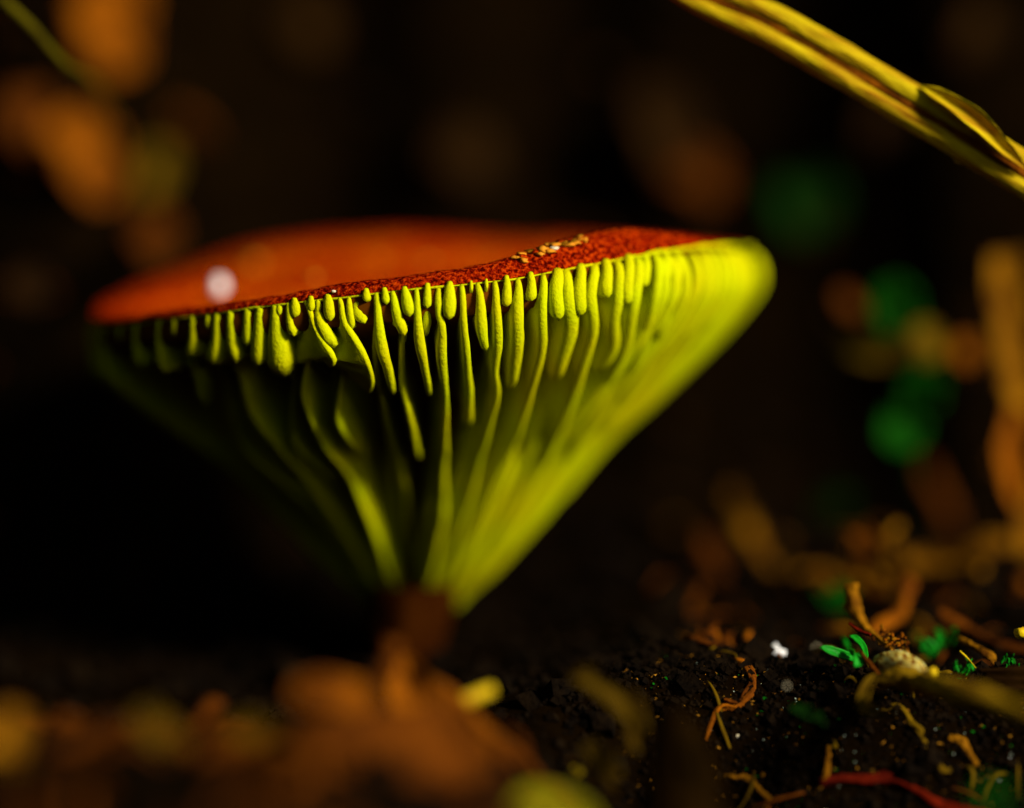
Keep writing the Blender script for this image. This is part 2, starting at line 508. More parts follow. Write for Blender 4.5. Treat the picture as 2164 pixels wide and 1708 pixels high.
def gill(uv, wid, hfac=1.0, lean=0.0, start_free=False, jag=0.0, seed=0, tip='round', prow=0.0):
    """one gill: uv = path of (angle, slant) along its free edge, wid = edge widths (cm) along it"""
    uv = np.asarray(uv, float)
    raw = np.array([env(a, s, prow) for a, s in uv])
    L = np.linalg.norm(np.diff(raw, axis=0), axis=1).sum()
    n = int(max(12, min(46, L / .045)))
    # spline in (angle, slant, width)
    wid = np.interp(np.linspace(0, 1, len(uv)), np.linspace(0, 1, len(wid)), wid)
    line = spline(np.c_[uv[:, 0] * 2, uv[:, 1] * 2.8, wid * .01], n)
    A, S, Wd = line[:, 0] / 2, line[:, 1] / 2.8, line[:, 2] * 100
    pts = np.array([env(a, max(0, s), prow) for a, s in zip(A, S)])
    cum = np.r_[0, np.cumsum(np.linalg.norm(np.diff(pts, axis=0), axis=1))]
    vv = []; ff = []
    K = 11
    for i in range(n):
        T = pts[min(n - 1, i + 1)] - pts[max(0, i - 1)]
        T /= np.linalg.norm(T) + 1e-9
        nn = env_n(A[i], min(.999, max(.001, S[i])))
        B = np.cross(T, nn); B /= np.linalg.norm(B)
        if B[0] < 0: B = -B
        if math.sin(A[i]) > 0 and abs(B[0]) < .2: pass
        w = Wd[i] * (1 + .10 * nz(pts[i], 4.0, seed) + .10 * nz(pts[i], 13.0, seed))
        hh = float(np.interp(S[i], HM_S, HM_V)) * hfac
        end = cum[-1] - cum[i]
        rt = max(.04, .55 * Wd[-1])
        if tip == 'round' and end < rt:
            q = 1 - end / rt
            w *= math.sqrt(max(0.004, 1 - q * q))
        elif tip == 'thin':
            q = min(1, end / 1.3); w *= .12 + .88 * q ** .8; w = max(w, .012)
        elif tip == 'taper':
            q = max(0, 1 - end / .35); w *= 1 - .75 * q
        ln_ = lean * math.sin(min(1, (cum[i] / (cum[-1] + 1e-6)) * 1.15) * math.pi * .75)
        IN = -nn * math.cos(ln_) + B * math.sin(ln_)
        SD = B * math.cos(ln_) + nn * math.sin(ln_)
        c = pts[i] + SD * (.012 * nz(pts[i], 3.0, seed + 5))
        drop = 0.0
        if start_free and cum[i] < .7: drop = hh * .85 * (1 - cum[i] / .7) ** 2
        if tip == 'sink' and end < .5:
            w *= max(.04, end / .5) ** .8; drop += hh * .15 * (1 - end / .5)
        if tip != 'none' and end < .5 * hh: drop += (hh * .12) * (1 - end / (.5 * hh)) ** 2
        if tip == 'thin' and end < 1.3: drop += hh * .45 * (1 - end / 1.3)
        if jag: drop += jag * max(0, nz(pts[i], 14, seed + 2)) * 1.6
        e = (.5 * w) * .85
        # cross-section: base, side, rounded edge, side, base
        prof = [(-.42, hh + .05), (-.46, hh * .55)]
        for a in np.linspace(-80, 80, 7):
            prof.append((.5 * math.sin(math.radians(a)), e * (1 - math.cos(math.radians(a)))))
        prof += [(.46, hh * .55), (.42, hh + .05)]
        for (x, d) in prof:
            dd = min(d + drop, hh + .05) if d < hh else d
            vv.append(c + SD * (x * w) + IN * dd)
    for i in range(n - 1):
        for k in range(K - 1):
            ff.append((i * K + k, i * K + k + 1, (i + 1) * K + k + 1, (i + 1) * K + k))
    ff.append(tuple(range(K))); ff.append(tuple((n - 1) * K + k for k in range(K)))
    return mesh_obj('gill', vv, ff, M['gill'], mush)


def Z1(x, y): return (129.8 + x * .36, 432.8 + y * .36)
def Z2(x, y): return (562.6 + x * .28, 519.4 + y * .28)
def Z3(x, y): return (995.4 + x * .3294, 432.8 + y * .3294)


K1, K2, K3 = .36 * PX, .28 * PX, .3294 * PX
# survey of the visible gills: (grid, path of the free edge, widths, options)
GILLS = [
    (2, [(90, 462), (90, 528)], (40, 62), {}),
    (2, [(150, 505), (160, 600), (192, 690)], (40, 60, 85), dict(lean=.3)),
    (2, [(212, 440), (214, 500), (217, 552)], (50, 85, 85), dict(prow=.03)),
    (2, [(322, 425), (325, 512)], (55, 78), dict(prow=.03)),
    (2, [(285, 440), (370, 600), (470, 760), (532, 880), (522, 965)], (40, 50, 55, 50, 42), dict(lean=-1.15, hfac=1.5)),
    (2, [(385, 420), (415, 550), (480, 650), (530, 740), (525, 790)], (45, 75, 95, 85, 60), dict(lean=-.8, hfac=1.2, jag=.02)),
    (2, [(462, 410), (468, 490), (482, 572)], (55, 88, 75), dict(prow=.03)),
    (2, [(540, 400), (590, 560), (685, 700), (765, 840), (815, 1000), (828, 1160)], (40, 55, 62, 55, 50, 45), dict(lean=-1.15, hfac=1.45)),
    (2, [(615, 380), (622, 480), (650, 630)], (42, 50, 58), {}),
    (2, [(690, 368), (690, 450), (715, 520), (745, 588)], (55, 70, 95, 80), dict(jag=.07, lean=-.4)),
    (2, [(752, 358), (752, 445)], (55, 80), dict(prow=.04)),
    (2, [(822, 360), (842, 560), (875, 760), (930, 960), (962, 1170)], (48, 66, 92, 75, 45), dict(lean=-.2)),
    (2, [(890, 355), (905, 452)], (52, 70), dict(prow=.03)),
    (2, [(950, 342), (985, 480), (1028, 600), (1052, 692)], (45, 66, 78, 66), dict(lean=-.3, jag=.02)),
    (2, [(1035, 332), (1055, 430), (1080, 538)], (50, 80, 82), dict(prow=.02)),
    (2, [(1133, 320), (1145, 560), (1160, 760), (1205, 980), (1240, 1180)], (44, 60, 88, 62, 36), {}),
    (2, [(1212, 308), (1218, 478)], (55, 72), dict(prow=.03)),
    (2, [(1300, 300), (1305, 440), (1302, 510), (1335, 640), (1332, 880), (1350, 1150), (1355, 1500), (1350, 1720), (1330, 2050)], (46, 52, 46, 60, 80, 48, 46, 56, 60), dict(jag=.02, tip='taper')),
    (2, [(1385, 298), (1388, 420), (1382, 558)], (55, 100, 84), dict(prow=.03)),
    (2, [(1480, 296), (1495, 560), (1510, 760), (1530, 1000), (1535, 1405)], (46, 50, 58, 60, 62), {}),
    (2, [(1540, 288), (1543, 348)], (28, 34), dict(prow=.02)),
    (2, [(1592, 288), (1622, 500), (1640, 680), (1672, 825)], (44, 78, 84, 50), dict(jag=.015)),
    (2, [(1662, 274), (1664, 332)], (28, 36), dict(prow=.02)),
    (2, [(1733, 268), (1745, 500), (1750, 760), (1735, 960), (1740, 1150), (1640, 1560), (1560, 1850)], (46, 60, 74, 58, 48, 56, 60), dict(tip='taper')),
    (2, [(1810, 252), (1818, 462)], (50, 86), dict(prow=.03)),
    (2, [(1903, 243), (1910, 500), (1910, 760), (1880, 1000), (1855, 1120)], (50, 90, 110, 80, 50), {}),
    (2, [(1988, 228), (1998, 420)], (55, 88), dict(prow=.03)),
    (2, [(2085, 212), (2090, 500), (2090, 830), (2000, 1150), (1880, 1500), (1740, 1800)], (56, 72, 80, 66, 66, 66), dict(tip='taper')),
    (2, [(1040, 640), (1030, 1060), (1070, 1250), (1120, 1450), (1155, 1660)], (36, 44, 58, 58, 46), dict(start_free=True)),
    (2, [(1200, 420), (1215, 620), (1200, 800)], (40, 62, 50), dict(hfac=.9, prow=-.10)),
    (2, [(800, 560), (800, 800), (810, 1000), (850, 1180), (890, 1350), (940, 1580), (1000, 1760), (1050, 2000)], (30, 36, 40, 40, 42, 44, 46, 46), dict(start_free=True, tip='taper', prow=-.06)),
    (2, [(285, 800), (262, 1020), (252, 1180), (340, 1360), (460, 1560), (640, 1800)], (30, 36, 40, 42, 42, 40), dict(start_free=True, lean=.35, tip='taper')),
    (2, [(560, 900), (532, 1120), (520, 1320), (610, 1510), (730, 1690)], (30, 40, 46, 46, 40), dict(start_free=True, lean=.3, tip='sink')),
    (2, [(150, 1150), (140, 1380), (210, 1530), (350, 1700), (520, 1880)], (30, 40, 46, 46, 40), dict(start_free=True, lean=.3, tip='sink')),
    (3, [(550, 425), (545, 560), (562, 745)], (70, 88, 80), dict(prow=.02)),
    (3, [(618, 408), (640, 600), (645, 850), (590, 1050), (555, 1165)], (60, 84, 120, 96, 66), {}),
    (3, [(705, 396), (705, 560), (702, 718)], (60, 84, 84), dict(prow=.02)),
    (3, [(805, 382), (792, 600), (790, 850), (720, 1100), (560, 1500), (420, 1800)], (60, 80, 88, 80, 80, 76), dict(tip='taper')),
    (3, [(880, 378), (876, 500), (880, 598)], (64, 82, 80), dict(prow=.02)),
    (3, [(948, 366), (945, 700), (920, 950), (830, 1110)], (60, 86, 96, 66), {}),
    (3, [(1030, 350), (1012, 500), (1005, 645)], (66, 84, 80), dict(prow=.02)),
    (3, [(1090, 345), (1062, 650), (1000, 950), (800, 1350), (560, 1760)], (60, 90, 96, 84, 76), dict(tip='taper')),
    (3, [(1150, 335), (1140, 440), (1130, 530)], (60, 80, 80), {}),
    (3, [(1210, 330), (1190, 640), (1110, 950), (1000, 1140)], (60, 84, 90, 70), {}),
    (3, [(1280, 315), (1275, 400), (1260, 520)], (60, 80, 80), {}),
    (3, [(1340, 310), (1300, 620), (1210, 900), (960, 1300), (640, 1760)], (60, 84, 90, 84, 70), dict(tip='taper')),
    (1, [(1235, 625), (1248, 760), (1272, 900), (1300, 1045)], (55, 110, 165, 150), dict(lean=-.15)),
    (1, [(1152, 640), (1135, 780), (1128, 962)], (55, 95, 115), dict(lean=.2)),
    (1, [(1082, 640), (1075, 740), (1068, 835)], (62, 80, 70), dict(lean=.2)),
    (1, [(980, 652), (985, 790), (1012, 935)], (55, 78, 66), {}),
    (1, [(905, 676), (882, 800), (838, 935)], (60, 95, 120), dict(lean=.4)),
    (1, [(845, 680), (845, 730)], (45, 50), {}),
    (1, [(755, 690), (745, 790), (712, 890)], (62, 80, 105), dict(lean=.4)),
    (1, [(650, 700), (650, 775)], (55, 60), {}),
    (1, [(560, 740), (560, 870), (582, 990)], (50, 62, 50), {}),
    (1, [(420, 735), (420, 850), (442, 960)], (60, 80, 60), {}),
    (1, [(330, 720), (335, 800)], (55, 60), {}),
    (1, [(870, 930), (1000, 1100), (1120, 1280), (1260, 1440), (1420, 1620)], (45, 56, 56, 50, 46), dict(start_free=True, lean=.3, tip='taper')),
    (1, [(650, 900), (720, 1120), (810, 1250)], (45, 60, 60), dict(start_free=True, lean=.3, tip='sink')),
    (1, [(840, 1200), (950, 1340), (1080, 1480), (1260, 1620), (1450, 1800)], (45, 60, 62, 56, 50), dict(start_free=True, lean=.3, tip='taper')),
    (1, [(1085, 960), (1200, 1060), (1305, 1155)], (45, 55, 50), dict(start_free=True, lean=.3, tip='sink')),
]
ZF = {1: (Z1, K1), 2: (Z2, K2), 3: (Z3, K3)}
random.seed(11)
LONG = []
for k, (g, path, wid, opt) in enumerate(GILLS):
    f, sc = ZF[g]
    uv = [uv_of(*f(*p)) for p in path]
    if uv[0][1] < .06: uv[0] = (uv[0][0], 0.0)
    if opt.get('tip') == 'taper':
        a_, s_ = uv[-1]
        wid = list(wid) + [wid[-1]] * 2
        uv += [(a_ + (uv[-1][0] - uv[-2][0]) * .3, s_ + (.99 - s_) * .5), (a_ + (uv[-1][0] - uv[-2][0]) * .4, .99)]
        LONG.append(a_)
        if a_ < math.radians(-84): opt = dict(opt, tip='thin'); wid[-1] *= .5; wid[-2] *= .7
    wid = list(wid)
    if uv[0][1] < .01 and g != 3: wid = [wid[0] * .72] + wid[1:]
    gill(uv, [w * sc for w in wid], seed=k * 3.7, **opt)

# long gills that show only low on the funnel, between the surveyed ones
a = -160.0
k = 0
while a < -22:
    ar = math.radians(a)
    if a > -88 and min(abs(ar - q) for q in LONG) > math.radians(2.6):
        s0 = random.uniform(.30, .42)
        gill([(ar, s0), (ar + random.uniform(-.03, .03), s0 + .15), (ar, .85), (ar, .99)], [.04, .075, .075, .06], seed=k * 2.3 + 40,
             start_free=True, tip='taper', prow=-.11 if a < -85 else -.04)
    a += random.uniform(4.6, 6.0) if a > -85 else random.uniform(8, 11); k += 1
# slender deep gills of the left side
a = -152.0
k = 0
while a < -92:
    ar = math.radians(a)
    s0 = random.uniform(.26, .4)
    gill([(ar, s0), (ar + random.uniform(-.03, .03), s0 + .15), (ar, .8), (ar, .96)], [.03, .05, .05, .04], seed=k * 2.1 + 140, start_free=True, tip='thin', prow=-.09)
    a += random.uniform(6.5, 8.5); k += 1
# the close-set gills of the right side
a = -47.0
k = 0
while a < -18:
    ar = math.radians(a)
    lenk = [1.0, .2, .5, .26, .8, .22][k % 6]
    ss = [0.012, lenk * .3 + .01, lenk * .65, min(.99, lenk)]
    gill([(ar, q) for q in ss], [.07, .10, .11, .09], seed=k * 1.3 + 70, tip='taper' if lenk == 1 else 'round', prow=.0)
    a += random.uniform(2.3, 2.9); k += 1
# the remaining gills round the far sides and the back
deg = -18.0
k = 0
while deg < 360 - 158:
    a = math.radians(deg)
    lenk = [1.0, .16, .45, .12, .75, .2, .5, .14][k % 8]
    lenk *= 1 if lenk == 1 else random.uniform(.85, 1.15)
    ss = [0.012, lenk * .25 + .01, lenk * .6, min(.99, lenk)]
    tw = random.uniform(-.03, .03)
    gill([(a + tw * i, s) for i, s in enumerate(ss)], [.05, .075, .08, .07], seed=k * 1.9 + 100,
         tip='taper' if lenk == 1 else 'round')
    deg += random.uniform(3.0, 3.9); k += 1

# ------------------------------------------------------------------ litter helpers
def dg(px, py):
    """distance at which the line through a survey grid point meets the soil"""
    d = 12.0
    while d < 60:
        p = P(px, py, d)
        if p[2] < gh(p[0], p[1]): return d
        d += .1
    return 60.0


def tube_mesh(pts, rad, n=30, K=10, rough=.12, seed=0.0, flat=1.0, lobes=None, hug=None):
    ln = spline(pts, n)
    if hug is not None:
        for q in ln: q[2] = max(q[2], gh(q[0], q[1]) + hug)
    rad = np.interp(np.linspace(0, 1, n), np.linspace(0, 1, len(rad)), rad)
    vv = []; ff = []
    ref = np.array([0.0, 0.0, 1.0])
    for i in range(n):
        T = ln[min(n - 1, i + 1)] - ln[max(0, i - 1)]; T /= np.linalg.norm(T) + 1e-9
        S = np.cross(T, ref)
        if np.linalg.norm(S) < .2: S = np.cross(T, np.array([0, 1.0, 0]))
        S /= np.linalg.norm(S); U = np.cross(S, T)
        for k in range(K):
            a = 2 * math.pi * k / K
            r = rad[i] * (1 + rough * 1.6 * nz(ln[i] * 3 + np.array([math.cos(a), math.sin(a), 0]), 1.2, seed)
                          + rough * nz(ln[i] * 9 + 2 * np.array([math.cos(a), math.sin(a), 0]), 1.2, seed + 4))
            if lobes: r *= 1 - lobes * abs(math.cos(a)) ** 6
            r *= 1 + rough * .9 * nz(ln[i] * 26 + 3 * np.array([math.cos(a), math.sin(a), 0]), 1.0, seed + 8)
            vv.append(ln[i] + S * math.cos(a) * r + U * math.sin(a) * r * flat)
    for i in range(n - 1):
        for k in range(K):
            b = (k + 1) % K
            ff.append((i * K + k, i * K + b, (i + 1) * K + b, (i + 1) * K + k))
    ff.append(tuple(range(K))); ff.append(tuple((n - 1) * K + k for k in range(K)))
    return vv, ff


def W2(px, d): return px * PX * d / FD        # a width seen on the survey grid, in cm at distance d


def twig(name, label, cat, path, wid, m, group=None, rough=.15, parent=None, n=30, flat=1.0, K=10):
    """path: (px, py, distance)"""
    hug = .015 if len(path[0]) == 2 else None
    path = [p if len(p) == 3 else (p[0], p[1], dg(*p) - .04) for p in path]
    pts = [P(*p) for p in path]
    rad = [W2(w, path[min(len(path) - 1, int(round(i * (len(path) - 1) / max(1, len(wid) - 1))))][2]) / 2 for i, w in enumerate(wid)]
    v, f = tube_mesh(pts, rad, n=n, rough=rough, seed=path[0][0] * .013, flat=flat, K=K, hug=hug)
    o = mesh_obj(name, v, f, M[m], parent)
    if parent is None: tag(o, label, cat, group)
    return o


def blade_mesh(pts, wid, face, curl=.3, th=.02, n=22, C=9, ragged=.1, seed=0.0, point=True):
    """a leaf or blade with thickness: midline pts, widths, the way its face looks"""
    ln = spline(pts, n)
    wid = np.interp(np.linspace(0, 1, n), np.linspace(0, 1, len(wid)), wid)
    face = np.asarray(face, float); face /= np.linalg.norm(face)
    top = []; bot = []
    for i in range(n):
        T = ln[min(n - 1, i + 1)] - ln[max(0, i - 1)]; T /= np.linalg.norm(T) + 1e-9
        S = np.cross(T, face); S /= np.linalg.norm(S) + 1e-9
        N = np.cross(S, T)
        t = i / (n - 1)
        w = wid[i]
        if point: w *= min(1, math.sqrt(max(.0, t) * 7 + .02)) * min(1, math.sqrt(max(0, 1 - t) * 5 + .006))
        for c in range(C):
            u = 2 * c / (C - 1) - 1
            rg = 1 + ragged * 1.5 * nz((t * 6, u, 0), 1.0, seed) * abs(u)
            q = ln[i] + S * (u * w / 2 * rg) + N * (curl * w * (u * u) + .09 * w * nz((t * 4, u * 1.5, 0), 1.4, seed + 3))
            top.append(q + N * th / 2); bot.append(q - N * th / 2)
    vv = top + bot; o = n * C; ff = []
    for i in range(n - 1):
        for c in range(C - 1):
            a = i * C + c
            ff.append((a, a + 1, a + C + 1, a + C)); ff.append((o + a, o + a + C, o + a + C + 1, o + a + 1))
        ff.append((i * C, (i + 1) * C, o + (i + 1) * C, o + i * C))
        ff.append((i * C + C - 1, o + i * C + C - 1, o + (i + 1) * C + C - 1, (i + 1) * C + C - 1))
    for c in range(C - 1):
        ff.append((c, o + c, o + c + 1, c + 1))
        a = (n - 1) * C + c
        ff.append((a, a + 1, o + a + 1, o + a))
    return vv, ff


CAMF = np.array([0, -1, .35])


def leaf(name, label, cat, path, wid, m, face=CAMF, curl=.25, group=None, rib=True, parent=None, ragged=.15, th=.03, rib_m=None):
    path = [p if len(p) == 3 else (p[0], p[1], dg(*p) - .12) for p in path]
    pts = [P(*p) for p in path]
    dm = path[len(path) // 2][2]
    w = [W2(x, dm) for x in wid]
    v, f = blade_mesh(pts, w, face, curl=curl, seed=path[0][0] * .017 + path[0][1] * .003, ragged=ragged, th=th)
    if parent is not None:
        o = mesh_obj('leaf', v, f, M[m], parent)
        fd = np.asarray(face, float) / np.linalg.norm(face)
        tv, tf = tube_mesh([p + fd * (th * .5) for p in pts], [max(w) * .045, max(w) * .02], n=12, K=5, rough=.05)
        ve = mesh_obj('vein', tv, tf, M[m])
        ve.parent = o
        return o
    if not rib:
        return tag(mesh_obj(name, v, f, M[m]), label, cat, group)
    e = empty(name, pts[0], label, cat, group)
    mesh_obj('leaf_blade', v, f, M[m], e)
    fd = np.asarray(face, float) / np.linalg.norm(face)
    tv, tf = tube_mesh([p + fd * .012 for p in pts], [max(w) * .05, max(w) * .03], n=16, K=6)
    mesh_obj('midrib', tv, tf, M[rib_m or m], e)
    return e


def grain(name, label, cat, px, py, d, size, m, group=None, squash=(1, 1, 1), lump=.25, parent=None, sub=2, z=None):
    bm = bmesh.new()
    bmesh.ops.create_icosphere(bm, subdivisions=sub, radius=1)
    if d is None: d = dg(px, py) - .35 * W2(size, 18)
    r = W2(size, d) / 2
    c = P(px, py, d)
    for v in bm.verts:
        k = 1 + lump * nz(v.co, 1.1, px * .03) + lump * .5 * nz(v.co, 3, px * .03)
        v.co = Vector((v.co.x * squash[0] * k * r, v.co.y * squash[1] * k * r, v.co.z * squash[2] * k * r))
    me = bpy.data.meshes.new(name); bm.to_mesh(me); bm.free()
    me.polygons.foreach_set('use_smooth', [True] * len(me.polygons))
    me.materials.append(M[m])
    o = bpy.data.objects.new(name, me); COL.objects.link(o)
    if parent is not None:
        o.parent = parent; o.location = Vector(map(float, c)) - Vector(parent.location)
        return o
    o.location = tuple(map(float, c))
    return tag(o, label, cat, group)


def on_cap(px, py):
    """distance of the cap's top surface behind a survey grid point"""
    dep = bpy.context.evaluated_depsgraph_get()
    o, d = Vector(C0), Vector(P(px, py, 18) - C0).normalized()
    inv = cap_part.matrix_world.inverted()
    hit, loc, nrm, idx = cap_part.ray_cast(inv @ o, (inv.to_3x3() @ d))
    return ((cap_part.matrix_world @ loc) - o).dot(Vector(FW)) if hit else 19.0


bpy.context.view_layer.update()

# grains and specks lying on the cap; the white one paints a water drop's glint
for (px, py, sz, m, lab, sq) in [
    (463, 610, 40, 'white', 'white grain standing in for a water drop glint on the cap skin', (.85, .85, 1.2)),
    (536, 558, 38, 'pale_orange', 'pale orange flat speck, largest round one on the open cap', (1, 1, .6)),
    (664, 590, 26, 'pale_orange', 'orange round speck between the white glint and the gritty margin', (1, 1, .8)),
    (903, 556, 24, 'pale_orange', 'amber speck lying just behind the gritty cap margin', (1.2, 1, .8)),
    (800, 552, 20, 'pale_orange', 'faint orange speck beside the amber speck on cap', (1.2, 1, .5)),
    (705, 616, 9, 'cream', 'tiny cream grain on the narrow cap margin above short gills', (1.2, 1, .7)),
    (1020, 557, 13, 'pale_orange', 'small orange bead on the cap margin, lower of two', (1, 1, .9)),
    (1049, 547, 12, 'pale_orange', 'small orange bead on the cap margin beside the flaky crust', (1, 1, .9)),
]:
    d = on_cap(px, py) - .02
    grain('grit_grain', lab, 'grain', px, py, d, sz, m, squash=sq)
# flaky yellowish crust on the raised margin
cr = empty('crust_flake', P(1150, 522, on_cap(1150, 524)), 'yellowish flaky crust stuck along the raised cap margin', 'flake')
random.seed(77)
for i in range(34):
    t = random.random()
    px = 1085 + 155 * t + random.gauss(0, 4); py = 546 - 42 * t + random.gauss(0, 5)
    sz = random.uniform(5, 20) * (1.25 if .3 < t < .62 else .8)
    grain('scale', None, None, px, py, on_cap(px, py + 3) - .008, sz, random.choice(['pale_orange', 'pale_orange', 'cap', 'cream' if .4 < t < .55 else 'tan']), squash=(1.4, .7, random.uniform(.4, .8)), lump=.9, parent=cr, sub=2)

# ------------------------------------------------------------------ straw leaning through the upper right
path = [(1330, -110, 18.6), (1480, -15, 18.6), (1640, 58, 18.55), (1800, 150, 18.5), (2000, 268, 18.45), (2164, 368, 18.4), (2500, 560, 18.3), (3000, 880, 18.1), (3600, 1300, 17.6), (4100, 1660, 17.2)]
e0 = P(*path[5])
st = empty('straw_stalk', P(4100, 1660, 17.2), 'yellow grooved straw stalk leaning above the soil beside the mushroom', 'straw')
off = [(.030, .044, 'straw_stalk', 'strand'), (-.030, -.046, 'straw_stalk', 'strand')]
for (ox, oz, m, nm) in off:
    pp = [P(*p) + np.array([ox * .9, 0, oz * 1.35]) for p in path]
    v, f = tube_mesh(pp, [.04, .066, .066, .064, .064, .066, .064, .06, .06, .06], n=110, K=14, rough=.07, seed=ox * 90)
    mesh_obj(nm, v, f, M[m], st)
pp = [P(*p) + np.array([0, .0, 0]) for p in path]
v, f = tube_mesh(pp, [.04, .062, .062, .06], n=60, K=8, rough=.06)
mesh_obj('core', v, f, M['orange'], st)['label'] = 'brown groove between the straw strands'
sp = [P(1945, 182, 18.4), P(2000, 215, 18.36), P(2060, 258, 18.34), P(2120, 315, 18.32), P(2170, 360, 18.3)]
v, f = blade_mesh(sp, [.05, .10, .12, .09, .05], CAMF, curl=.5, th=.016)
mesh_obj('sheath', v, f, M['straw_stalk'], st)
for (px, py) in [(2030, 338), (2072, 352), (2110, 366)]:
    grain('loose_fibre', None, None, px, py, 18.7, 20, 'olive', squash=(1.4, .6, .6), parent=st)

twig('tendril', 'thin olive tendril hanging in front of the brown leaves', 'tendril',
     [(-160, -230, 19.4), (-40, -60, 19.3), (10, 5, 19.2), (62, 52, 19.2), (110, 108, 19.3), (140, 140, 19.5), (172, 158, 19.9), (210, 190, 20.8), (240, 270, 21.8), (250, 350, 22.3)],
     [18, 20, 20, 20, 18, 16, 12, 8, 8, 8], 'tendril', rough=.15, n=50)

# ------------------------------------------------------------------ leaves on the bank behind
def bank(px, py, lift=.25): return dg(px, py) - lift


G = 'dead leaves on the bank'
for (path, wid, m, lab) in [
    ([(215, -60), (240, 60), (245, 165)], (120, 150, 110), 'orange', 'broad orange dead leaf on the bank behind the tendril'),
    ([(40, 190), (60, 260), (75, 330)], (80, 100, 70), 'rust', 'rusty leaf scrap on the bank below the tendril'),
    ([(130, 240), (185, 330), (225, 430)], (110, 150, 90), 'orange', 'large ochre dead leaf lying below the broad orange leaf'),
    ([(345, 310), (330, 370), (300, 420)], (40, 60, 30), 'olive', 'small olive leaf beside the large ochre leaf'),
    ([(300, 440), (325, 500), (320, 560)], (80, 100, 80), 'rust', 'rusty leaf low on the bank just left of the cap'),
    ([(30, 575), (65, 610), (100, 640)], (60, 80, 50), 'brown', 'dim brown leaf scrap at the foot of the bank'),
    ([(1370, 180), (1400, 270), (1440, 380)], (90, 130, 80), 'brown', 'dull brown leaf on the bank above the raised cap margin'),
    ([(1400, 330), (1470, 370), (1520, 420)], (80, 100, 60), 'rust', 'dull red brown leaf leaning on the dull brown leaf'),
    ([(920, 310), (980, 330), (1050, 345)], (90, 120, 80), 'brown', 'faint brown leaf on the bank above the middle of the cap'),
    ([(600, 30), (640, 60), (700, 80)], (80, 120, 60), 'brown', 'faint dark leaf high on the bank'),
    ([(1780, 610), (1790, 640), (1820, 670)], (30, 40, 30), 'rust', 'orange leaf scrap beside the green seedling'),
    ([(2040, 715), (2038, 745), (2050, 770)], (34, 44, 30), 'orange', 'orange leaf scrap between the seedling and the tan stalk'),
    ([(1880, 200), (1860, 270), (1840, 320)], (60, 80, 50), 'brown', 'brown leaf on the bank behind the straw'),
    ([(2080, 20), (2060, 80), (2010, 110)], (60, 80, 50), 'brown', 'brown leaf on the bank above the straw sheath'),
]:
    pp = [(x, y, min(26.0, bank(x, y) if y < 560 else 22.0)) for x, y in path]
    leaf('dead_leaf', lab, 'leaf', pp, wid, m, curl=.2, ragged=.25, face=(.25, -1, .5))
leaf('green_leaf', 'single dim green leaf on the bank right of the cap', 'leaf', [(1680, 370), (1700, 430), (1715, 500)], (110, 140, 100), 'dim_green', curl=.15, ragged=.1)

# seedling with green and olive leaves
sd = empty('seedling', P(1950, 1160, 21.2), 'small seedling with round green leaves near the tan stalk', 'seedling')
v, f = tube_mesh([P(1950, 1160, 21.2), P(1930, 960, 21.2), P(1945, 800, 21.2), P(1915, 700, 21.2), P(1885, 600, 21.2)], [.025, .022, .02, .015], n=24, K=8)
mesh_obj('stem', v, f, M['dim_green'], sd)
for (path, wid, m) in [
    ([(1905, 700, 21.3), (1890, 640, 21.2), (1900, 585, 21.1)], (90, 110, 90), 'leaf_green'),
    ([(1925, 880, 21.2), (1945, 830, 21.1), (1965, 775, 21.0)], (80, 100, 80), 'leaf_green'),
    ([(1930, 860, 21.3), (1905, 910, 21.2), (1885, 955, 21.1)], (80, 100, 80), 'leaf_green'),
    ([(1930, 760, 21.3), (1955, 730, 21.3), (1990, 700, 21.4)], (70, 90, 60), 'olive'),
    ([(1920, 740, 21.3), (1850, 735, 21.4), (1780, 715, 21.6)], (60, 90, 80), 'olive'),
]:
    leaf('leaf', None, None, path, wid, m, curl=.12, parent=sd, ragged=.05)

# upright tan stalk at the right
tk = empty('broken_stalk', P(2180, 1180, 20.8), 'broad tan broken stalk standing upright behind the curled twigs', 'stalk')
v, f = blade_mesh([P(2122, 535, 21.2), P(2132, 640, 21.2), P(2150, 760, 21.1), P(2172, 900, 21.0), P(2176, 1040, 20.9), P(2180, 1180, 20.8)], [.24, .30, .29, .26, .22, .2], CAMF, curl=.3, th=.05, point=False)
mesh_obj('stalk', v, f, M['tan'], tk)
v, f = blade_mesh([P(2150, 860, 20.9), P(2140, 960, 20.8), P(2150, 1080, 20.7)], [.14, .24, .14], CAMF, curl=.4, th=.03)
mesh_obj('husk', v, f, M['orange'], tk)
for (px, py, d, s, m, lab) in [(2164, 1235, 20.5, 34, 'orange', 'orange round seed husk beside the long tan leaf'), (2070, 1205, 20.5, 26, 'tan', 'tan seed husk below the long tan leaf')]:
    grain('seed_husk', lab, 'seed', px, py, d, s, m)

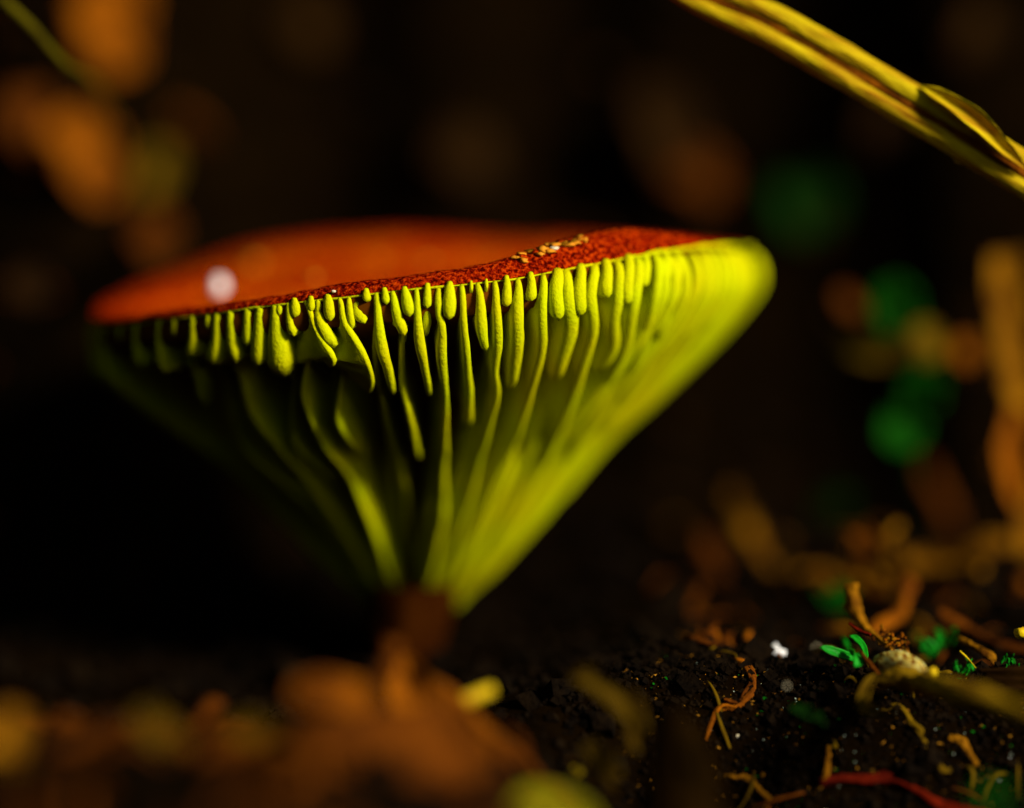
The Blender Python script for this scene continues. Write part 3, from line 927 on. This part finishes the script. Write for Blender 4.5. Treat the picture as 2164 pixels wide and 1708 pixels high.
# ------------------------------------------------------------------ litter on the soil, right
TW = 'dry twigs on the soil'
for (path, wid, m, lab) in [
    ([(1535, 1035, 22), (1562, 1080, 22), (1580, 1140, 21.8), (1615, 1190, 21.6), (1660, 1225, 21.4)], (40, 52, 46, 44, 30), 'tan', 'thick curved tan twig standing at the edge of the dark hollow'),
    ([(1480, 1130, 21.6), (1505, 1190, 21.4), (1535, 1250, 21.2), (1540, 1310, 21)], (30, 40, 36, 26), 'rust', 'rusty bent twig beside the thick curved tan twig'),
    ([(1955, 985, 23), (1985, 1060, 22.8), (2010, 1120, 22.5)], (34, 42, 40), 'rust', 'dim rusty twig leaning below the seedling'),
    ([(1430, 1340, 20.2), (1455, 1290, 20.3), (1480, 1240, 20.4)], (26, 34, 28), 'rust', 'short rusty twig next to the round orange seed'),
    ([(1798, 1238, 18.5), (1806, 1280, 18.45), (1826, 1320, 18.4), (1850, 1345, 18.3), (1876, 1368, 18.2)], (30, 34, 24, 16, 20), 'tan', 'upright knobbly yellow twig behind the green sprout'),
    ([(1925, 1225, 19.5), (1912, 1262, 19.4), (1900, 1300, 19.3), (1868, 1318, 19.1), (1836, 1340, 18.9)], (34, 36, 34, 30, 24), 'orange', 'bent orange twig behind the knobbly yellow twig'),
    ([(1795, 1318, 18.2), (1815, 1332, 18.15), (1840, 1342, 18.1)], (7, 10, 8), 'red', 'tiny red root tip beside the knobbly yellow twig'),
    ([(1985, 1292, 19.1), (2050, 1330, 19.0), (2110, 1360, 18.9), (2210, 1385, 18.8)], (22, 26, 24, 20), 'rust', 'straight rusty twig slanting above the moss bits'),
    ([(2028, 1350, 18.4), (2062, 1368, 18.3), (2092, 1390, 18.2), (2108, 1420, 18.1)], (18, 16, 24, 8), 'tan', 'frayed pale twig pointing at the dark bark piece'),
    ([(2028, 1376, 17.9), (2046, 1394, 17.9), (2062, 1412, 17.9)], (5, 8, 4), 'straw', 'thin straw coloured needle lying by the moss bits'),
    ([(1556, 1395), (1592, 1452), (1562, 1488), (1520, 1532), (1490, 1570)], (16, 20, 16, 24, 12), 'orange', 'zigzag orange root creeping down the soil clod'),
    ([(1534, 1345, 18.9), (1542, 1400, 18.7), (1540, 1440, 18.5)], (36, 30, 16), 'rust', 'rusty drooping twig above the zigzag root'),
    ([(1530, 1478), (1556, 1484), (1585, 1476)], (12, 14, 12), 'rust', 'little rusty side root crossing the zigzag root'),
    ([(2006, 1556), (2032, 1582), (2064, 1616)], (20, 28, 20), 'tan', 'tan stub lying below the rolled leaf'),
    ([(1750, 1595), (1745, 1630), (1736, 1660)], (16, 22, 18), 'tan', 'small tan stub at the end of the red stick'),
    ([(1730, 1658), (1800, 1660), (1880, 1676), (1960, 1698), (2100, 1730)], (24, 32, 34, 34, 30), 'red', 'dark red stick lying on the soil in front of the clod'),
    ([(1860, 1520), (1900, 1518), (1935, 1535), (1950, 1560)], (10, 14, 18, 20), 'olive', 'crooked olive rootlet under the rolled leaf'),
    ([(1950, 1590), (1985, 1620), (2010, 1640)], (12, 22, 14), 'olive', 'olive rootlet beside the tan stub'),
    ([(1540, 1640), (1580, 1655), (1625, 1690)], (14, 20, 14), 'tan', 'brown rootlet low on the soil clod'),
]:
    twig('twig', lab, 'twig', path, [w * .85 for w in wid], m, rough=.5, n=44, K=12, flat=.75)
leaf('dead_leaf', 'long tan curled leaf lying across the litter below the tan stalk', 'leaf', [(1905, 1200, 21), (1960, 1192, 21), (2030, 1190, 20.9), (2090, 1160, 20.8), (2150, 1150, 20.8)], (46, 44, 36, 44, 40), 'tan', curl=.5, face=(0, -1, .8))
clump = empty('litter_clump', P(1855, 1250, 20.4), 'matted tan fibre clump beside the long tan curled leaf', 'clump')
random.seed(5)
for i in range(26):
    x, y = random.gauss(1850, 32), random.uniform(1120, 1255)
    a = random.uniform(-.9, .9)
    l = random.uniform(25, 60)
    v, f = tube_mesh([P(x - l * math.sin(a) * .5, y - l * .5, 20.5), P(x + random.uniform(-8, 8), y, 20.3), P(x + l * math.sin(a) * .5, y + l * .5, 20.5)], [.02, .03, .015], n=8, K=6, rough=.3)
    mesh_obj('fibre', v, f, M[random.choice(['tan', 'orange', 'rust'])], clump)
c2 = empty('litter_clump', P(1530, 1440, 18.6), 'rusty fibre clump above the zigzag orange root', 'clump')
for i in range(30):
    x, y = random.gauss(1525, 30), random.uniform(1335, 1440)
    a = random.uniform(-1.2, 1.2); l = random.uniform(20, 55)
    v, f = tube_mesh([P(x - l * math.sin(a) * .5, y - l * .5, 18.9), P(x + random.uniform(-8, 8), y, 18.75), P(x + l * math.sin(a) * .5, y + l * .5, 18.85)], [.012, .024, .010], n=8, K=6, rough=.4)
    mesh_obj('fibre', v, f, M[random.choice(['orange', 'rust', 'rust'])], c2)
rc = empty('root_clod', P(1895, 1390, 18.1), 'crumbly orange root knot above the rolled leaf', 'root')
for i in range(60):
    x, y = random.gauss(1888, 18), random.gauss(1362, 14)
    grain('knob', None, None, x, y + .3 * (x - 1890), 18.2 + random.uniform(-.08, .08), random.uniform(4, 11), random.choice(['orange', 'orange', 'tan', 'rust']), squash=(random.uniform(.6, 2.2), 1, random.uniform(.5, 1.6)), lump=.7, parent=rc, sub=1)

# rolled, spotted dry leaf
rl = empty('rolled_leaf', P(1900, 1450, 17.5), 'rolled dry leaf with a spotted cream end on the dark soil', 'leaf')
bp = [(1905, 1452, 17.7), (1930, 1448, 17.55), (1965, 1450, 17.3), (2010, 1460, 17.0), (2080, 1484, 16.6), (2164, 1514, 16.2), (2300, 1560, 15.7)]
v, f = tube_mesh([P(*p) for p in bp], [.04, .075, .085, .085, .065, .06, .06], n=46, K=16, rough=.22, flat=.8)
mesh_obj('roll', v, f, M['roll'], rl)
v, f = blade_mesh([P(1838, 1408, 17.84), P(1862, 1394, 17.76), P(1898, 1392, 17.68), P(1932, 1405, 17.62), P(1966, 1428, 17.58)], [.10, .15, .15, .12, .05], (-.1, -1, .8), curl=-.32, th=.014, n=30, C=13, ragged=.03)
mesh_obj('rolled_end', v, f, M['banded'], rl)['label'] = 'cream leaf end with brown spots'
v, f = blade_mesh([P(1850, 1446, 17.60), P(1880, 1432, 17.54), P(1915, 1426, 17.48), P(1962, 1436, 17.42)], [.08, .12, .12, .06], (0, -1, .5), curl=-.32, th=.014, n=30, C=13, ragged=.03)
mesh_obj('rolled_end', v, f, M['roll'], rl)
v, f = blade_mesh([P(1852, 1425, 17.6), P(1834, 1455, 17.45), P(1828, 1490, 17.3), P(1860, 1505, 17.2), P(1905, 1508, 17.0)], [.05, .07, .07, .06, .04], (-.4, -1, .3), curl=.3, th=.014)
mesh_obj('torn_edge', v, f, M['olive'], rl)

# green sprout
gs = empty('green_sprout', P(1812, 1402, 18.0), 'bright green sprout with four narrow leaves beside the rolled leaf', 'sprout')
for (path, wid, fc) in [
    ([(1815, 1396, 17.98), (1775, 1384, 17.9), (1733, 1368, 17.85)], (14, 20, 18), (.2, -1, .7)),
    ([(1828, 1398, 18.0), (1822, 1368, 17.95), (1808, 1350, 17.9), (1796, 1344, 17.85)], (12, 14, 14, 10), (.7, -1, .3)),
    ([(1806, 1398, 18.15), (1788, 1370, 18.4), (1780, 1348, 18.6)], (14, 18, 14), (.3, -1, .2)),
    ([(1800, 1382, 17.9), (1812, 1390, 17.8), (1806, 1410, 17.75)], (26, 30, 22), (.4, -1, .4)),
]:
    leaf('leaf', None, None, path, wid, 'green', face=fc, curl=.3, parent=gs, ragged=.03, th=.012)
v, f = tube_mesh([P(1818, 1378, 17.8), P(1834, 1400, 17.75), P(1856, 1425, 17.7)], [.012, .018, .014], n=12, K=7)
mesh_obj('dead_bract', v, f, M['rust'], gs)

# moss tufts
def moss(lab, px, py, d0, n, spread, size0, m='green'):
    d = d0
    e = empty('moss_tuft', P(px, py + 12, d), lab, 'moss')
    for i in range(n):
        a = random.uniform(0, 2 * math.pi); r = random.uniform(.2, 1) * spread
        x, y = px + math.cos(a) * r, py + math.sin(a) * r * .5
        b = random.uniform(-1, 1); size = size0 * random.uniform(.35, 1.2); y += random.uniform(-.3, .3) * spread; d = d0 + random.uniform(-.15, .15)
        v, f = blade_mesh([P(x, y, d), P(x + b * size * .4, y - size * .6, d), P(x + b * size * .9, y - size, d - .03)], [W2(4, d), W2(7, d), W2(3, d)], (random.uniform(-.5, .5), -1, .5), curl=.2, th=.01, n=6, C=3)
        mesh_obj('leaflet', v, f, M[m], e)
    return e


moss('green moss tuft between the root knot and the rusty twig', 1965, 1372, 18.7, 14, 34, 26)
moss('small green moss tuft under the straw coloured needle', 2038, 1420, 17.9, 10, 22, 20)
moss('green moss at the foot of the straight rusty twig', 2000, 1355, 18.8, 12, 30, 26, 'far_green')
moss('green moss strand beside the dark bark piece', 2135, 1405, 18.1, 9, 26, 18, 'far_green')
moss('deep green moss patch behind the green sprout', 1775, 1285, 20.2, 26, 30, 46, 'far_green')
moss('dim green moss patch at the edge of the hollow', 1760, 1085, 23.0, 20, 34, 40, 'dim_green')
moss('green moss patch in front of the rolled leaf', 2100, 1690, 15.4, 22, 40, 30, 'far_green')
leaf('green_leaf', 'dim green leaf half buried in the soil clod', 'leaf', [(1668, 1500, 17.3), (1705, 1516, 17.25), (1745, 1532, 17.2)], (12, 26, 14), 'dim_green', rib=True, face=(0, -.6, 1), ragged=.9, curl=.5)

# bark piece, pebbles and grains
bk = empty('bark_piece', P(2110, 1460, 17.7), 'dark bark piece with fine grain beside the frayed twig', 'bark')
for i in range(6):
    y = 1418 + i * 9
    v, f = tube_mesh([P(2070 + random.uniform(-14, 14), y, 17.8 - i * .02), P(2130, y + random.uniform(-3, 3), 17.75 - i * .02), P(2240, y + random.uniform(-5, 5), 17.7 - i * .02)], [.014, .02, .02], n=18, K=7, rough=.35, seed=i * 3.0)
    mesh_obj('ridge', v, f, M[['brown', 'dark_leaf'][i % 2]], bk)
for (px, py, d, sz, m, lab) in [
    (1640, 1387, None, 48, 'white', 'white angular pebble left of the green sprout'),
    (1722, 1372, None, 18, 'cream', 'small pale pebble just left of the sprout tip'),
    (1680, 1362, None, 18, 'orange', 'small orange pebble above the white pebble'),
    (1662, 1450, 17.2, 8, 'cream', 'tiny pinkish grain on top of the soil clod'),
    (1416, 1404, 19.4, 44, 'orange', 'round orange seed on the soil right of the stem'),
    (1971, 1422, 17.55, 24, 'straw', 'yellow crumb behind the rolled leaf'),
    (2160, 1338, 18.0, 30, 'straw', 'yellow bark chip beside the straight rusty twig'),
    (1935, 1345, 19.3, 24, 'olive', 'round olive seed behind the root knot'),
    (1527, 1590, None, 18, 'quartz', 'clear quartz grain low on the soil clod'),
    (1524, 1606, None, 9, 'white', 'tiny white grain under the quartz grain'),
    (1560, 1558, None, 12, 'cream', 'cream grain above the quartz grain'),
    (1612, 1594, None, 12, 'quartz', 'greenish clear grain beside the brown rootlet'),
    (1644, 1530, None, 22, 'olive', 'yellowish scaly crumb on the soil clod'),
    (1760, 1575, None, 24, 'olive', 'olive crumb on the soil between clod and red stick'),
    (1535, 1645, None, 18, 'tan', 'tan crumb beneath the quartz grain'),
    (1610, 1640, None, 16, 'tan', 'yellow brown crumb near the brown rootlet'),
    (1790, 1600, None, 13, 'far_green', 'little green crumb near the red stick'),
]:
    grain('pebble' if 'pebble' in lab else ('seed' if 'seed' in lab else 'soil_grain'), lab, 'pebble' if 'pebble' in lab else ('seed' if 'seed' in lab else 'grain'), px, py, d, sz, m, squash=(1, .9, random.uniform(.75, 1.05)), lump=.55)
CD = dg(1200, 1668) - .12
gc = empty('gritty_crumb', P(1200, 1675, CD), 'gritty gold and green crumb standing beside the arched olive leaf strip', 'crumb')
for i in range(34):
    a = random.uniform(0, 2 * math.pi)
    r = random.uniform(.1, 1)
    grain('grit', None, None, 1200 + 34 * r * math.cos(a), 1640 + 32 * r * math.sin(a), CD + random.uniform(-.06, .08), random.uniform(7, 20), random.choice(['crumb', 'crumb', 'tan', 'olive', 'straw', 'dark_leaf', 'green']), lump=.8, parent=gc, sub=1)

leaf('dead_leaf', 'arched olive leaf strip beside the dark leaf', 'leaf', [(1200, 1432, 16.6), (1250, 1438, 16.6), (1300, 1470, 16.6), (1330, 1520, 16.7), (1350, 1590, 16.8)], (30, 48, 56, 44, 30), 'dull_olive', curl=.5, face=(.2, -1, .5), ragged=.5)
leaf('dead_leaf', 'stubby olive leaf scrap near the gritty crumb', 'leaf', [(1232, 1575, 16.6), (1262, 1602, 16.6), (1296, 1660, 16.7)], (34, 50, 34), 'dull_olive', curl=.4, face=(.2, -1, .5), ragged=.5)
# large dark leaf standing in front of the clod
leaf('dark_leaf', 'large dark leaf standing up in front of the soil clod', 'leaf', [(1440, 1850, 15.9), (1436, 1720, 16.05), (1428, 1600, 16.15), (1420, 1478, 16.3)], (190, 180, 150, 70), 'dark_leaf', curl=-.25, face=(-.15, -1, .2), rib_m='dark_leaf')

# ------------------------------------------------------------------ litter heap in the left foreground
H = 15.4
for (path, wid, m, lab, fc) in [
    ([(850, 1385, 16.7), (875, 1470, 16.5), (950, 1555, 16.4), (1050, 1650, 16.3), (1160, 1760, 16.2)], (50, 120, 140, 140, 110), 'orange', 'broad orange brown leaf lying before the mushroom stem', (-.1, -1, .9)),
    ([(610, 1475, 15.5), (690, 1465, 15.5), (790, 1490, 15.6)], (60, 70, 60), 'orange', 'short orange leaf poking out left of the mushroom stem', (0, -1, .7)),
    ([(700, 1640, 15.4), (800, 1600, 15.5), (930, 1610, 15.6), (1040, 1680, 15.6)], (120, 190, 190, 120), 'rust', 'rusty leaf underneath the broad orange brown leaf', (0, -1, 1)),
    ([(-60, 1640, 14.8), (10, 1560, 14.9), (40, 1500, 15.0)], (70, 80, 50), 'tan', 'golden leaf tip standing at the end of the heap', (.3, -1, .2)),
    ([(290, 1500, 15.1), (330, 1540, 15.1), (400, 1590, 15.2)], (44, 56, 50), 'olive', 'olive leaf tip poking out of the heap', (0, -1, .5)),
    ([(480, 1560, 15.2), (545, 1545, 15.2), (590, 1600, 15.2), (620, 1720, 15.2)], (40, 56, 60, 50), 'olive', 'arched olive leaf bending over the heap', (0, -1, .3)),
    ([(90, 1660, 15), (220, 1620, 15.1), (360, 1680, 15.1), (420, 1760, 15)], (110, 170, 160, 120), 'rust', 'rusty curled leaf on top of the heap beside the olive tip', (0, -1, 1.1)),
    ([(330, 1740, 14.9), (470, 1660, 15), (600, 1670, 15), (720, 1740, 15)], (110, 170, 150, 110), 'orange', 'orange leaf beneath the arched olive leaf', (0, -1, 1)),
    ([(-80, 1700, 14.6), (40, 1670, 14.7), (160, 1730, 14.7)], (110, 130, 100), 'olive', 'olive brown leaf under the golden leaf tip', (0, -1, 1)),
    ([(620, 1590, 15.3), (700, 1560, 15.3), (780, 1570, 15.4)], (70, 90, 70), 'rust', 'small rusty leaf between the arched leaf and the stem', (0, -1, .9)),
    ([(1050, 1800, 15.3), (1110, 1740, 15.4), (1190, 1735, 15.5), (1270, 1770, 15.5)], (80, 110, 110, 80), 'yellow_leaf', 'yellow green leaf in front of the gritty crumb', (0, -1, .6)),
]:
    if m == 'yellow_leaf' and m not in M: M[m] = mat('yellow_green_leaf', (.20, .19, .002), (.13, .10, .002), scale=2.5)
    leaf('dead_leaf', lab, 'leaf', path, wid, m, face=fc, curl=.25, ragged=.25)
twig('twig', 'short yellow twig lying on the broad orange brown leaf', 'twig', [(915, 1508, 16.5), (975, 1484, 16.55), (1042, 1456, 16.6)], (30, 34, 26), 'straw', rough=.08)
twig('twig', 'thin amber splinter on the broad orange brown leaf', 'twig', [(975, 1535, 16.3), (990, 1556, 16.3), (1004, 1580, 16.3)], (12, 18, 12), 'tan', rough=.1)
twig('twig', 'dark red twig stub at the foot of the mushroom stem', 'twig', [(800, 1440, 16.3), (822, 1385, 16.3), (830, 1350, 16.3)], (40, 52, 40), 'rust', rough=.2)

# ------------------------------------------------------------------ uncountable crumbs and litter bits
def scatter(name, label, cat, n, m, xr, yr, smin, smax, seed, elong=1.0, lift=.3):
    random.seed(seed)
    base = [(0, 0, 1), (.94, 0, .33), (-.47, .82, .33), (-.47, -.82, .33), (.47, .82, -.33), (-.94, 0, -.33), (.47, -.82, -.33), (0, 0, -1)]
    tri = [(0, 1, 2), (0, 2, 3), (0, 3, 1), (1, 4, 2), (2, 5, 3), (3, 6, 1), (1, 6, 4), (2, 4, 5), (3, 5, 6), (7, 4, 6), (7, 5, 4), (7, 6, 5)]
    vv = []; ff = []
    for i in range(n):
        x, y = random.uniform(*xr), random.uniform(*yr)
        s = smin + (smax - smin) * random.random() ** 3
        a = random.uniform(0, 6.3); b = random.uniform(-.5, .5)
        z = gh(x, y) + s * lift
        ca, sa = math.cos(a), math.sin(a)
        o = len(vv)
        el_ = 1 + (elong - 1) * random.random()
        for (p, q, r) in base:
            p, q, r = p * s * el_ * random.uniform(.7, 1.3), q * s * random.uniform(.7, 1.3) / el_ ** .5, r * s * random.uniform(.6, 1.1) / el_ ** .5
            p, r = p * math.cos(b) - r * math.sin(b), p * math.sin(b) + r * math.cos(b)
            vv.append((x + p * ca - q * sa, y + p * sa + q * ca, z + r))
        ff += [(o + t[0], o + t[1], o + t[2]) for t in tri]
    o = mesh_obj(name, vv, ff, M[m], smooth=False)
    return tag(o, label, cat, kind='stuff')


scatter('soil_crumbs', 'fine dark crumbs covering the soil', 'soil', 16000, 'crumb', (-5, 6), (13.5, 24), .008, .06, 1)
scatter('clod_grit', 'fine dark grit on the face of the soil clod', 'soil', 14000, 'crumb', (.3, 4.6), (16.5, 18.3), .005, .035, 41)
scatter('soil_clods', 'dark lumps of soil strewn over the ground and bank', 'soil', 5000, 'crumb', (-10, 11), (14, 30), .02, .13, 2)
scatter('tan_bits', 'tiny tan flecks among the dark soil', 'litter', 3200, 'crumb_tan', (.6, 4.6), (16.5, 18.4), .002, .013, 3, 2.5)
scatter('straw_bits', 'tan splinters strewn over the soil behind', 'litter', 90, 'tan', (.8, 7), (18.6, 23), .012, .05, 4, 4)
scatter('moss_bits', 'tiny green moss flecks in the soil', 'moss', 700, 'far_green', (.8, 4.5), (16.6, 18.6), .002, .014, 5, 2.5)
scatter('quartz_specks', 'tiny glassy sand specks in the soil', 'sand', 190, 'quartz', (.9, 3.2), (16.8, 17.9), .003, .010, 6)
scatter('leaf_bits', 'dim brown leaf bits covering the bank behind', 'litter', 600, 'brown', (-8, 9), (22, 29), .03, .16, 7, 3)


def fibres(name, label, cat, n, m, xr, yr, lmin, lmax, rmin, rmax, seed, hump=.4):
    random.seed(seed)
    vv = []; ff = []
    for i in range(n):
        x, y = random.uniform(*xr), random.uniform(*yr)
        a = random.uniform(0, 6.3); l = random.uniform(lmin, lmax); r = random.uniform(rmin, rmax)
        c = random.uniform(-.6, .6) * l
        k = random.uniform(0, hump) * l
        pts = []
        for t in (-.5, -.2, .2, .5):
            px, py = x + math.cos(a) * l * t - math.sin(a) * c * t * t * 2, y + math.sin(a) * l * t + math.cos(a) * c * t * t * 2
            pts.append((px, py, gh(px, py) + r * .6 + k * (1 - 4 * t * t) + (random.uniform(0, .5) * l * hump if t == .5 else 0)))
        v, f = tube_mesh(pts, [r * .7, r, r * .9, r * .4], n=9, K=5, rough=.35, seed=i * .77)
        o = len(vv)
        vv += v; ff += [tuple(o + q for q in fc) for fc in f]
    return tag(mesh_obj(name, vv, ff, M[m]), label, cat, kind='stuff')


fibres('dry_fibres', 'tan dry fibres tangled over the soil behind the sprout', 'litter', 38, 'tan', (1.6, 7), (18.6, 23), .12, .45, .010, .035, 21)
fibres('rusty_fibres', 'rusty rootlets tangled over the soil', 'litter', 100, 'rust', (1.0, 6), (16.4, 22), .12, .4, .006, .022, 22)
fibres('pale_fibres', 'short thin pale fibres on the soil clod', 'litter', 110, 'olive', (.8, 4.5), (15.2, 18.6), .05, .22, .004, .014, 23)
scatter('bank_leaf_bits', 'rusty leaf bits on the left of the bank', 'litter', 45, 'rust', (-6.5, -2.6), (21.4, 24.5), .05, .22, 31, 2.5)
fibres('heap_fibres', 'rusty bits mixed into the foreground heap', 'litter', 120, 'rust', (-5, .6), (13.2, 16.6), .15, .5, .02, .05, 24)
